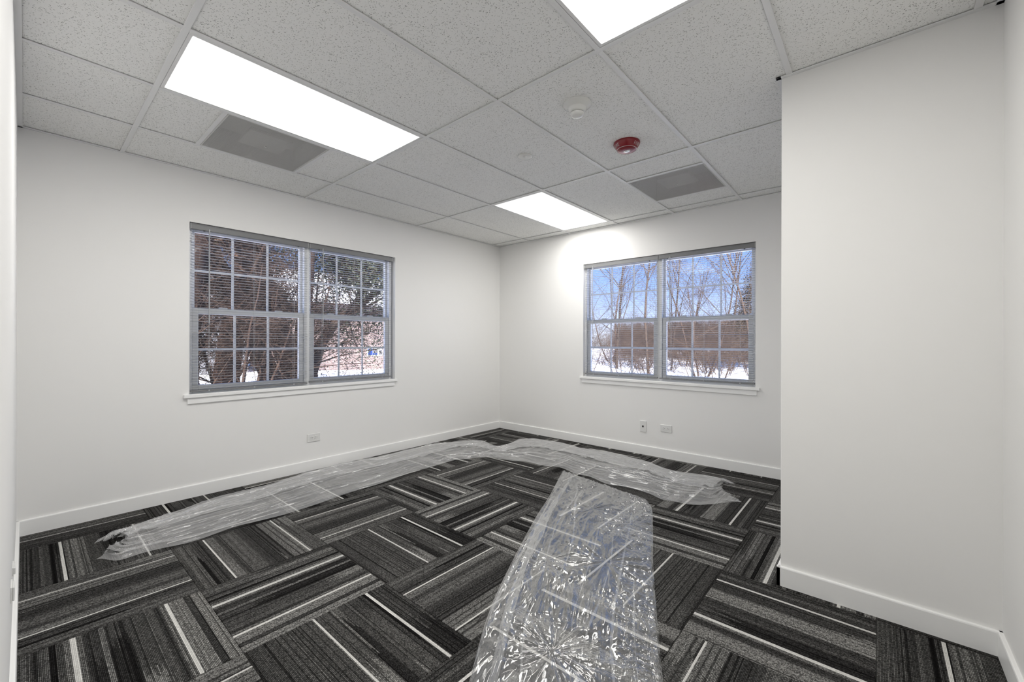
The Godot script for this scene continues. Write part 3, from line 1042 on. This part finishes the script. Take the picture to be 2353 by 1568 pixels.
func strip_layer(sd: int, ua: float, ub: float, lift: float, nu: int, nv: int) -> ArrayMesh:
	var e1 := [Vector2(0.46, 3.97), Vector2(0.37, 3.80), Vector2(0.27, 3.55), Vector2(0.20, 3.30), Vector2(0.17, 3.0), Vector2(0.06, 2.62), Vector2(0.05, 2.2), Vector2(0.09, 1.75), Vector2(0.10, 1.25), Vector2(0.24, 0.86), Vector2(0.40, 0.73), Vector2(0.62, 0.80), Vector2(0.74, 0.70), Vector2(0.76, 0.30), Vector2(1.10, 0.19), Vector2(1.44, 0.23), Vector2(1.82, 0.17), Vector2(2.15, 0.25), Vector2(2.52, 0.39), Vector2(2.83, 0.32), Vector2(3.02, 0.40)]
	var e2 := [Vector2(0.72, 3.96), Vector2(0.83, 3.89), Vector2(0.85, 3.70), Vector2(0.86, 3.45), Vector2(0.86, 3.2), Vector2(0.83, 2.85), Vector2(0.82, 2.45), Vector2(0.76, 1.9), Vector2(0.76, 1.5), Vector2(0.82, 1.32), Vector2(0.88, 1.22), Vector2(0.98, 1.16), Vector2(1.14, 1.11), Vector2(1.40, 1.05), Vector2(1.69, 1.00), Vector2(2.0, 1.05), Vector2(2.3, 1.11), Vector2(2.56, 1.08), Vector2(2.75, 1.13), Vector2(2.95, 1.04), Vector2(3.17, 0.83)]
	var folds := noise(sd + 1, 1.0)
	var warp := noise(sd + 2, 1.7)
	var cr := crumple(sd + 3, 8.0)
	var zone := noise(sd + 4, 1.6)
	var lumps := noise(sd + 5, 3.2)
	var creases := make_creases(sd + 6, 64, 0.005, 0.014, 0.005, 0.015, 0.12)
	var pts := PackedVector3Array()
	pts.resize((nu + 1) * (nv + 1))
	var pos := PackedFloat32Array()
	var fade := PackedFloat32Array()
	pos.resize(creases.size())
	fade.resize(creases.size())
	for b in nv + 1:
		var v := float(b) / nv
		var p := along(e1, v)
		var q := along(e2, v)
		var dir := (along(e1, minf(v + 0.02, 1.0)) - along(e1, maxf(v - 0.02, 0.0))).normalized()
		var s := v * 6.4
		for k in creases.size():
			var c: Crease = creases[k]
			pos[k] = c.u + c.swing * folds.get_noise_2d(c.row, s * 0.7)
			fade[k] = smoothstep(c.v0, c.v0 + 0.03, v) * (1.0 - smoothstep(c.v1 - 0.03, c.v1, v))
		for a in nu + 1:
			var u := lerpf(ua, ub, float(a) / nu)
			if ub < 1.0 and a == nu:
				u += 0.10 * folds.get_noise_2d(3.0, s * 1.5)
			var xz := p.lerp(q, u + 0.05 * (u - 0.5) * 2.0 * folds.get_noise_2d(signf(u - 0.5) * 9.0, s * 2.2))
			# ragged ends, the left one forked
			xz += dir * 0.17 * maxf(0.0, 1.0 - absf(2.0 * u - 0.9)) * maxf(0.0, 1.0 - v * 20.0)
			xz -= dir * 0.20 * maxf(0.0, sin(u * PI)) * maxf(0.0, 1.0 - (1.0 - v) * 22.0)
			xz += dir * 0.05 * folds.get_noise_2d(u * 14.0, sd) * (exp(-v * 40.0) + exp((v - 1.0) * 40.0))
			var w := warp.get_noise_2d(u * 0.6, s) * 0.10
			var h := 0.006 + 0.0035 * folds.get_noise_2d((u + w) * 9.0, s * 0.7) + 0.0025 * folds.get_noise_2d((u + w) * 26.0 + 30.0, s * 1.1)
			h += crease_height(creases, pos, u, fade)
			h += 0.008 * maxf(0.0, lumps.get_noise_2d(xz.x, xz.y))
			var z := smoothstep(0.0, 0.5, zone.get_noise_2d(xz.x, xz.y))
			h += 0.009 * z * cr.get_noise_2d(xz.x, xz.y)
			# both ends and the bend are bunched up
			h += 0.022 * exp(-pow((v - 0.03) / 0.03, 2.0)) * (0.5 + 0.7 * folds.get_noise_2d(u * 9.0, s * 3.0))
			h += 0.030 * exp(-pow((v - 0.63) / 0.025, 2.0)) * exp(-pow(u / 0.14, 2.0))
			h += 0.040 * exp(-pow((v - 0.965) / 0.035, 2.0)) * (0.5 + 0.9 * cr.get_noise_2d(xz.x * 0.55, xz.y * 0.55))
			var edge := smoothstep(ua, ua + 0.04, u) * smoothstep(0.0, 0.04, 1.0 - u) * smoothstep(0.0, 0.006, v) * smoothstep(0.0, 0.008, 1.0 - v)
			pts[b * (nu + 1) + a] = Vector3(xz.x, 0.005 + lift + maxf(0.0, h) * edge, xz.y)
	var g := Geo.new()
	g.grid(pts, nu, nv)
	return g.mesh()

func strip_sheet() -> void:
	var t := thing("plastic_sheet", "crumpled milky plastic sheet strewn along both window walls", "plastic sheet", "plastic floor protection")
	put("lower_film", strip_layer(20, 0.0, 1.0, 0.0, 180, 640), M.hazy_film, t)
	put("upper_fold", strip_layer(70, 0.02, 0.42, 0.004, 70, 640), M.hazy_film, t)

# ---------------------------------------------------------------- outdoors
func grow(trunk: Geo, twigs: Geo, sd: int, height: float, r0: float, lean: Vector3, spread: float, levels: int, bushy: int, droop := 0.0, base := Vector3.ZERO, most := Vector3(99, 99, 99), least_z := -99.0) -> PackedVector3Array:
	var rng := RandomNumberGenerator.new()
	rng.seed = sd
	var tips := PackedVector3Array()
	var stack := [[base, (Vector3.UP + lean).normalized(), height, r0, 0]]
	while stack.size():
		var b: Array = stack.pop_back()
		var p: Vector3 = b[0]
		var d: Vector3 = b[1]
		var len: float = b[2]
		var r: float = b[3]
		var lev: int = b[4]
		var n := 6 if lev == 0 else 4 if lev == 1 else 3
		var pts := [p]
		var rad := [r]
		for k in n:
			d = (d + Vector3(rng.randf_range(-1, 1), rng.randf_range(-0.6, 0.8) - droop * lev, rng.randf_range(-1, 1)) * (0.10 if lev == 0 else 0.22)).normalized()
			p += d * len / n
			pts.append(p)
			rad.append(r * lerpf(1.0, 0.32, float(k + 1) / n))
		if p.x > most.x or p.z > most.z or p.y > most.y or p.z < least_z:
			if lev > 0:
				continue
		if lev <= 1:
			trunk.tube(pts, rad, 6 if lev == 0 else 5, false)
		else:
			twigs.tube(pts, rad, 3, false)
		tips.append(p)
		if lev >= levels:
			continue
		var kids := bushy if lev > 0 else bushy + 3
		for k in kids:
			var f := rng.randf_range(0.22 if lev == 0 else 0.15, 1.0)
			var at := f * n
			var j := mini(int(at), n - 1)
			var from: Vector3 = pts[j].lerp(pts[j + 1], at - j)
			var side := d.cross(Vector3(rng.randf_range(-1, 1), rng.randf_range(-1, 1), rng.randf_range(-1, 1))).normalized()
			var dd := (d * (1.0 - spread) + side * spread + Vector3(0, 0.12, 0)).normalized()
			stack.append([from, dd, len * rng.randf_range(0.38, 0.66), maxf(rad[j] * 0.5, 0.003), lev + 1])
	return tips

func bare_tree_proto(called: String, label: String, category: String, group: String, sd: int, height: float, r0: float, levels: int, bushy: int, spread: float, tm: Material, wm: Material, stems := 1, most := Vector3(99, 99, 99)) -> Node3D:
	var t := thing(called, label, category, group)
	var tw := Geo.new()
	var tr := Geo.new()
	for s in stems:
		var a := TAU * s / stems
		grow(tr, tw, sd + s, height * (1.0 - 0.07 * (s % 3)), r0, Vector3(cos(a), 0, sin(a)) * (0.0 if stems == 1 else 0.45), spread, levels, bushy, 0.0, Vector3(cos(a), 0, sin(a)) * (0.0 if stems == 1 else 0.15), most)
	put("trunk" if stems == 1 else "stems", tr.mesh(), tm, t)
	if tw.v.size():
		var o := put("twigs", tw.mesh(), wm, t)
		o.set_meta("kind", "stuff")
	return t

func copy(o: Node3D, at: Vector3, turn: float, size: float, label := "") -> Node3D:
	var c: Node3D = o.duplicate()
	c.name = numbered(String(o.name).trim_suffix("_001").trim_suffix("_002"))
	add_child(c, true)
	c.position = at
	c.rotation.y = turn
	c.scale = Vector3.ONE * size
	if label != "":
		c.set_meta("label", label)
	return c

func leaf_cloud(tips: PackedVector3Array, sd: int, per: int, reach: float, size: float, droop: float) -> ArrayMesh:
	var rng := RandomNumberGenerator.new()
	rng.seed = sd
	var g := Geo.new()
	for p in tips:
		for k in per:
			var q := p + Vector3(rng.randfn() * reach, rng.randfn() * reach * 0.7 - droop * rng.randf(), rng.randfn() * reach)
			var a := Vector3(rng.randf_range(-1, 1), rng.randf_range(-1, 0.3), rng.randf_range(-1, 1)).normalized() * size * rng.randf_range(0.6, 1.5)
			var b := a.cross(Vector3(rng.randf_range(-1, 1), rng.randf_range(-1, 1), rng.randf_range(-1, 1))).normalized() * size * 0.24
			g.tri(q, q + a * 0.5 + b, q + a, b.cross(a).normalized())
			g.tri(q, q + a * 0.5 - b, q + a, b.cross(a).normalized())
	return g.mesh()

func build_outdoors() -> void:
	# snow-covered ground with soft mounds
	var ns := noise(61, 0.05, FastNoiseLite.TYPE_SIMPLEX_SMOOTH, 3)
	var nq := 90
	var pts := PackedVector3Array()
	for b in nq + 1:
		for a in nq + 1:
			var x := -70.0 + 90.0 * a / nq
			var z := -75.0 + 95.0 * b / nq
			var away := clampf(maxf(-x, -z) / 8.0, 0.0, 1.0) if (x < 0.0 or z < 0.0) else 0.0
			pts.append(Vector3(x, GROUND + away * (0.16 + 0.45 * ns.get_noise_2d(x, z)), z))
	var g := Geo.new()
	g.grid(pts, nq, nq)
	var gr := put("snow_ground", g.mesh(), M.snow)
	tag(gr, "snow-covered ground outside the windows", "snow")
	gr.set_meta("kind", "structure")

	# --- outside the left window: big reddish trunks, evergreen sprays
	var trunks := [
		[Vector3(-3.6, GROUND, 2.9), Vector3(0.02, 0, 0.05), 0.32, "thick brown trunk standing rooted closest to the house wall", 9.0],
		[Vector3(-4.6, GROUND, 2.05), Vector3(-0.02, 0, -0.04), 0.22, "straight reddish trunk beside the thick brown trunk", 9.0],
		[Vector3(-5.0, GROUND, 0.85), Vector3(0, 0, 0.42), 0.20, "leaning reddish trunk crossing in front of the grey house", 8.0],
		[Vector3(-5.6, GROUND, 0.35), Vector3(0, 0, 0.30), 0.22, "second leaning trunk parallel to the leaning reddish trunk", 8.0],
		[Vector3(-4.2, GROUND, 0.98), Vector3(0, 0, -0.03), 0.16, "slim upright trunk next to the window's centre post", 8.0]]
	var k := 0
	for q in trunks:
		var t := thing("evergreen_tree", q[3], "tree", "evergreen trees outside the trunk window")
		t.position = q[0]
		var tr := Geo.new()
		var tw := Geo.new()
		var tips := grow(tr, tw, 300 + k * 17, q[4], q[2], q[1], 0.72, 3, 7 if k < 2 else 4, 0.12, Vector3.ZERO, Vector3(-q[0].x - 1.2, 99, 99), 0.25 - q[0].z)
		put("trunk", tr.mesh(), M.bark_red if k % 2 else M.bark_brown, t)
		var o := put("twigs", tw.mesh(), M.bark_brown, t)
		o.set_meta("kind", "stuff")
		var some := PackedVector3Array()
		for p in tips:
			if p.y > (2.2 if k < 2 else 1.4) and p.x + q[0].x < -3.6:
				some.append(p)
		var lf := put("foliage", leaf_cloud(some, 400 + k, [8, 10, 26, 30, 26][k], 0.24, 0.055, 0.25), M.needle_green, t)
		lf.set_meta("kind", "stuff")
		k += 1
	# brown brushwood in front of the trunks
	var brush := bare_tree_proto("dead_brush", "tangle of dead brown branches below the thick trunks", "brushwood", "dead brush outside the trunk window", 700, 2.6, 0.03, 3, 7, 0.75, M.bark_brown, M.bark_brown, 6, Vector3(1.6, 99, 99))
	brush.position = Vector3(-3.2, GROUND, 2.3)
	copy(brush, Vector3(-5.2, GROUND, 2.9), 1.3, 1.3)
	copy(brush, Vector3(-6.2, GROUND, 1.9), 2.4, 1.25)
	copy(brush, Vector3(-4.2, GROUND, 1.5), 4.0, 1.0)
	copy(brush, Vector3(-7.6, GROUND, 3.4), 5.0, 1.7)
	# arching tree in front of the brick building
	var at := thing("arching_tree", "dark trunk arching to the right with grey-green sprays", "tree")
	at.position = Vector3(-6.0, GROUND, -0.12)
	var tr := Geo.new()
	var tw := Geo.new()
	tr.tube([Vector3(0, 0, 0), Vector3(0.02, 0.7, 0.02), Vector3(0.05, 1.3, -0.15), Vector3(0.05, 1.85, -0.5), Vector3(0, 2.25, -1.1), Vector3(-0.1, 2.9, -1.9)], [0.16, 0.14, 0.13, 0.12, 0.10, 0.07], 8)
	var tips := PackedVector3Array()
	for s in 9:
		tips.append_array(grow(tr, tw, 800 + s, 2.4, 0.045, Vector3(0.2 * sin(s * 2.1), -0.55 + 0.15 * s, -1.2 + 0.25 * s), 0.7, 3, 6, 0.10, Vector3(0.03, 1.7 + 0.12 * s, -0.35 - 0.17 * s)))
	put("trunk", tr.mesh(), M.bark_grey, at)
	put("twigs", tw.mesh(), M.bark_grey, at).set_meta("kind", "stuff")
	put("foliage", leaf_cloud(tips, 900, 14, 0.18, 0.06, 0.25), M.olive_green, at).set_meta("kind", "stuff")
	# dense green shrub behind
	var sh := bare_tree_proto("evergreen_shrub", "dense green shrub between the slim trunk and the brick building", "shrub", "", 950, 3.4, 0.05, 3, 6, 0.6, M.bark_brown, M.bark_brown, 3)
	sh.position = Vector3(-7.4, GROUND, -0.35)
	var tmp1 := Geo.new()
	var tmp2 := Geo.new()
	var shrub_tips := grow(tmp1, tmp2, 950, 3.6, 0.05, Vector3.ZERO, 0.6, 3, 7)
	put("foliage", leaf_cloud(shrub_tips, 960, 22, 0.28, 0.07, 0.3), M.needle_green, sh).set_meta("kind", "stuff")
	# neighbours
	var bl := thing("brick_building", "low pale pink brick building beyond the arching tree", "building")
	bl.position = Vector3(-16.0, GROUND - 0.1, -14.0)
	put("brick_wall", boxmesh(Vector3(-6, -0.3, -14), Vector3(0, 3.6, 10.2)), M.pale_brick, bl)
	var roof := Geo.new()
	roof.quad(Vector3(0.5, 3.5, -14.5), Vector3(0.5, 3.5, 10.7), Vector3(-3, 5.2, 10.7), Vector3(-3, 5.2, -14.5), Vector3(0.44, 0.9, 0))
	roof.quad(Vector3(-6.5, 3.5, -14.5), Vector3(-6.5, 3.5, 10.7), Vector3(-3, 5.2, 10.7), Vector3(-3, 5.2, -14.5), Vector3(-0.44, 0.9, 0))
	roof.box(Vector3(0.3, 3.3, -14.5), Vector3(0.5, 3.5, 10.7))
	put("roof", roof.mesh(), M.snow, bl)
	for q in [[6.10, 6.64, 0.78, 1.12, "window_blue", "window pane with a blue blind"], [5.82, 5.99, 0.80, 1.06, "window_grey", "small grey window pane"]]:
		var wf := put("window_frame", boxmesh(Vector3(-0.02, q[2] - 0.05, q[0] - 0.05), Vector3(0.03, q[3] + 0.05, q[1] + 0.05), 0.005), M.vinyl, bl)
		var pn := put("pane", boxmesh(Vector3(0.03, q[2], q[0] if q[4] == "window_grey" else q[0] + 0.28), Vector3(0.035, q[3], q[1])), M[q[4]], wf)
		pn.set_meta("label", q[5])
		if q[4] == "window_blue":
			put("pane", boxmesh(Vector3(0.03, q[2] + 0.12, q[0]), Vector3(0.035, q[3], q[0] + 0.27)), M.window_grey, wf)
			put("pane", boxmesh(Vector3(0.03, q[2], q[0]), Vector3(0.035, q[2] + 0.11, q[0] + 0.27)), M.window_blue, wf)
	var gh := thing("grey_house", "grey sided house glimpsed between the leaning trunks", "building")
	gh.position = Vector3(-18.0, GROUND - 0.1, 1.5)
	put("wall", boxmesh(Vector3(-6, -0.3, -4.0), Vector3(0, 3.2, 14)), M.building_grey, gh)
	for b in 18:
		put("siding_board", boxmesh(Vector3(0, 0.05 + b * 0.17, -4.0), Vector3(0.02, 0.205 + b * 0.17, 14)), M.building_grey, gh)
	var rf := Geo.new()
	rf.quad(Vector3(0.5, 3.1, -4.4), Vector3(0.5, 3.1, 14.4), Vector3(-3, 5.0, 14.4), Vector3(-3, 5.0, -4.4), Vector3(0.48, 0.87, 0))
	rf.quad(Vector3(-6.5, 3.1, -4.4), Vector3(-6.5, 3.1, 14.4), Vector3(-3, 5.0, 14.4), Vector3(-3, 5.0, -4.4), Vector3(-0.48, 0.87, 0))
	put("roof", rf.mesh(), M.roof_shingle, gh)

	# --- outside the right window: bare woodland
	var rng := RandomNumberGenerator.new()
	rng.seed = 77
	var protos := [
		bare_tree_proto("bare_tree", "tall bare tree with tan branches against the blue sky", "tree", "bare trees outside the sky window", 1000, 6.5, 0.050, 4, 4, 0.50, M.twig_tan, M.twig_tan),
		bare_tree_proto("bare_tree", "tall bare tree with tan branches against the blue sky", "tree", "bare trees outside the sky window", 1100, 7.5, 0.055, 4, 4, 0.48, M.bark_grey, M.twig_tan),
		bare_tree_proto("bare_tree", "tall bare tree with tan branches against the blue sky", "tree", "bare trees outside the sky window", 1200, 5.6, 0.035, 4, 4, 0.55, M.twig_tan, M.twig_tan, 3)]
	protos[0].position = Vector3(-1.9, GROUND, -9.5)
	protos[1].position = Vector3(-4.6, GROUND, -12.5)
	protos[2].position = Vector3(-0.7, GROUND, -11.0)
	for q in [[-3.0, -14.5, 1, 1.0], [0.4, -13.5, 0, 1.0], [-6.4, -16.0, 0, 1.1], [-1.6, -18.5, 1, 1.0], [-8.5, -19.5, 2, 1.2], [-4.6, -21.0, 2, 1.2], [-0.4, -22.5, 2, 1.2]]:
		copy(protos[q[2]], Vector3(q[0], GROUND, q[1]), rng.randf() * TAU, q[3])
	var thick := bare_tree_proto("thicket", "dense brown leafless thicket behind the bare trees", "thicket", "dense thickets outside the sky window", 1300, 2.4, 0.028, 3, 7, 0.62, M.bark_grey, M.twig_tan, 8)
	thick.position = Vector3(-6.0, GROUND, -27.0)
	for row in 3:
		var depth := 27.5 + row * 3.0
		var n := 8 + row
		for c in n:
			var f := (c + rng.randf_range(0.25, 0.75)) / n
			var x := lerpf(-0.335 * depth - 3.4, 1.8 - 0.03 * depth, f)
			copy(thick, Vector3(x, GROUND, -depth - rng.randf() * 1.5), rng.randf() * TAU, rng.randf_range(0.85, 1.08) * (1.0 + 0.10 * row))
	var bush := bare_tree_proto("bare_shrub", "thin leafless shrub growing out of the snow before the thicket", "shrub", "bare shrubs outside the sky window", 1400, 1.5, 0.016, 3, 5, 0.62, M.twig_tan, M.twig_tan, 5)
	bush.position = Vector3(-2.6, GROUND, -9.0)
	for row in 4:
		var depth := 9.5 + row * 3.6
		var n := 6 + 2 * row
		for c in n:
			var f := (c + rng.randf_range(0.1, 0.9)) / n
			var x := lerpf(-0.335 * depth - 2.6, 1.4 - 0.03 * depth, f)
			copy(bush, Vector3(x, GROUND, -depth - rng.randf() * 2.5), rng.randf() * TAU, rng.randf_range(0.7, 1.15))
	# conical evergreen at the right
	var cone := thing("conifer", "broad conical evergreen rising above the thicket", "tree")
	cone.position = Vector3(-1.3, GROUND, -24.0)
	var ct := Geo.new()
	ct.tube([Vector3.ZERO, Vector3(0, 6.4, 0)], [0.22, 0.03], 7)
	put("trunk", ct.mesh(), M.bark_brown, cone)
	var cone_tips := PackedVector3Array()
	for q in 900:
		var f := sqrt(rng.randf())
		var y := lerpf(6.6, 0.8, f)
		var rr := f * 2.3 * sqrt(rng.randf_range(0.3, 1.0))
		var a := rng.randf() * TAU
		cone_tips.append(Vector3(cos(a) * rr, y, sin(a) * rr))
	put("foliage", leaf_cloud(cone_tips, 990, 26, 0.22, 0.10, 0.2), M.dry_leaf, cone).set_meta("kind", "stuff")

# ---------------------------------------------------------------- scene
func _ready() -> void:
	var cam := Camera3D.new()
	cam.name = "camera"
	add_child(cam)
	cam.position = Vector3(3.8956, 1.1808, 4.2454)
	cam.rotation = Vector3(0.00029, 0.71301, 0.00252)
	cam.fov = 77.952
	cam.near = 0.02
	cam.far = 300.0
	cam.current = true
	var we := WorldEnvironment.new()
	we.name = "environment"
	var env := Environment.new()
	env.background_mode = Environment.BG_SKY
	env.tonemap_mode = Environment.TONE_MAPPER_LINEAR
	env.tonemap_exposure = 1.0
	env.sdfgi_enabled = true
	env.ssao_enabled = true
	env.ssil_enabled = true
	var sky := Sky.new()
	var sm := ProceduralSkyMaterial.new()
	sm.sky_top_color = Color(0.35, 0.63, 1.0)
	sm.sky_energy_multiplier = 1.15
	sm.sky_horizon_color = Color(0.93, 0.95, 1.0)
	sm.sky_curve = 0.07
	sm.ground_bottom_color = Color(0.85, 0.87, 0.92)
	sm.ground_horizon_color = Color(0.90, 0.92, 0.97)
	sm.sun_angle_max = 1.0
	sky.sky_material = sm
	env.sky = sky
	we.environment = env
	add_child(we)
	var sun := DirectionalLight3D.new()
	sun.name = "sun"
	add_child(sun)
	sun.rotation = Vector3(deg_to_rad(-38), deg_to_rad(42), 0)
	sun.light_energy = 6.0
	sun.light_color = Color(1.0, 0.96, 0.92)
	sun.light_angular_distance = 0.6
	sun.shadow_enabled = true

	make_materials()
	build_shell()
	build_floor()
	build_ceiling()
	var at_a := Vector3(0, 0, A_Z)
	var at_b := Vector3(B_X, 0, 0)
	build_window("window_1", at_a, PI / 2.0, "white double window with grilles facing the large trunks")
	build_window("window_2", at_b, 0.0, "white double window with grilles facing the blue sky")
	var mid := (WIN_W - 0.01) * 0.5
	build_blind(at_a, PI / 2.0, 0.006, mid - 0.005, 1, 0.789, "grey mini blind in front of the large brown trunks")
	build_blind(at_a, PI / 2.0, mid + 0.005, WIN_W - 0.018, 2, 0.797, "grey mini blind in front of the arching tree and brick building")
	build_blind(at_b, 0.0, 0.008, mid - 0.006, 3, 0.800, "grey mini blind in the sky window's half nearer the room corner")
	build_blind(at_b, 0.0, mid + 0.006, WIN_W - 0.014, 4, 0.798, "grey mini blind in the sky window's half nearer the boxed-out wall")
	light_panel(1, 2, "lit flat ceiling panel beside a perforated vent")
	light_panel(4, 2, "lit flat ceiling panel between the doorway and the smoke detector")
	light_panel(1, 0, "lit flat ceiling panel over the far room corner")
	vent(0, 2, "grey perforated square vent beside a lit ceiling panel")
	vent(3, 0, "grey perforated square vent near the boxed-out wall")
	smoke_detector()
	fire_alarm()
	cover_plate()
	outlet(Vector3(0, 0.2945, 2.512), PI / 2.0, "white outlet below the window facing the large trunks")
	outlet(Vector3(2.288, 0.300, 0), 0.0, "white outlet next to the black jack plate")
	wall_box(Vector3(1.33, 0.282, ROOM_Z), 0.016, "tiny white wall box on the wall seen edge-on")
	wall_box(Vector3(1.62, 0.306, ROOM_Z), 0.027, "larger white wall box nearer the doorway")
	jack_plate(Vector3(2.046, 0.292, 0))
	runner_sheet()
	strip_sheet()
	build_outdoors()
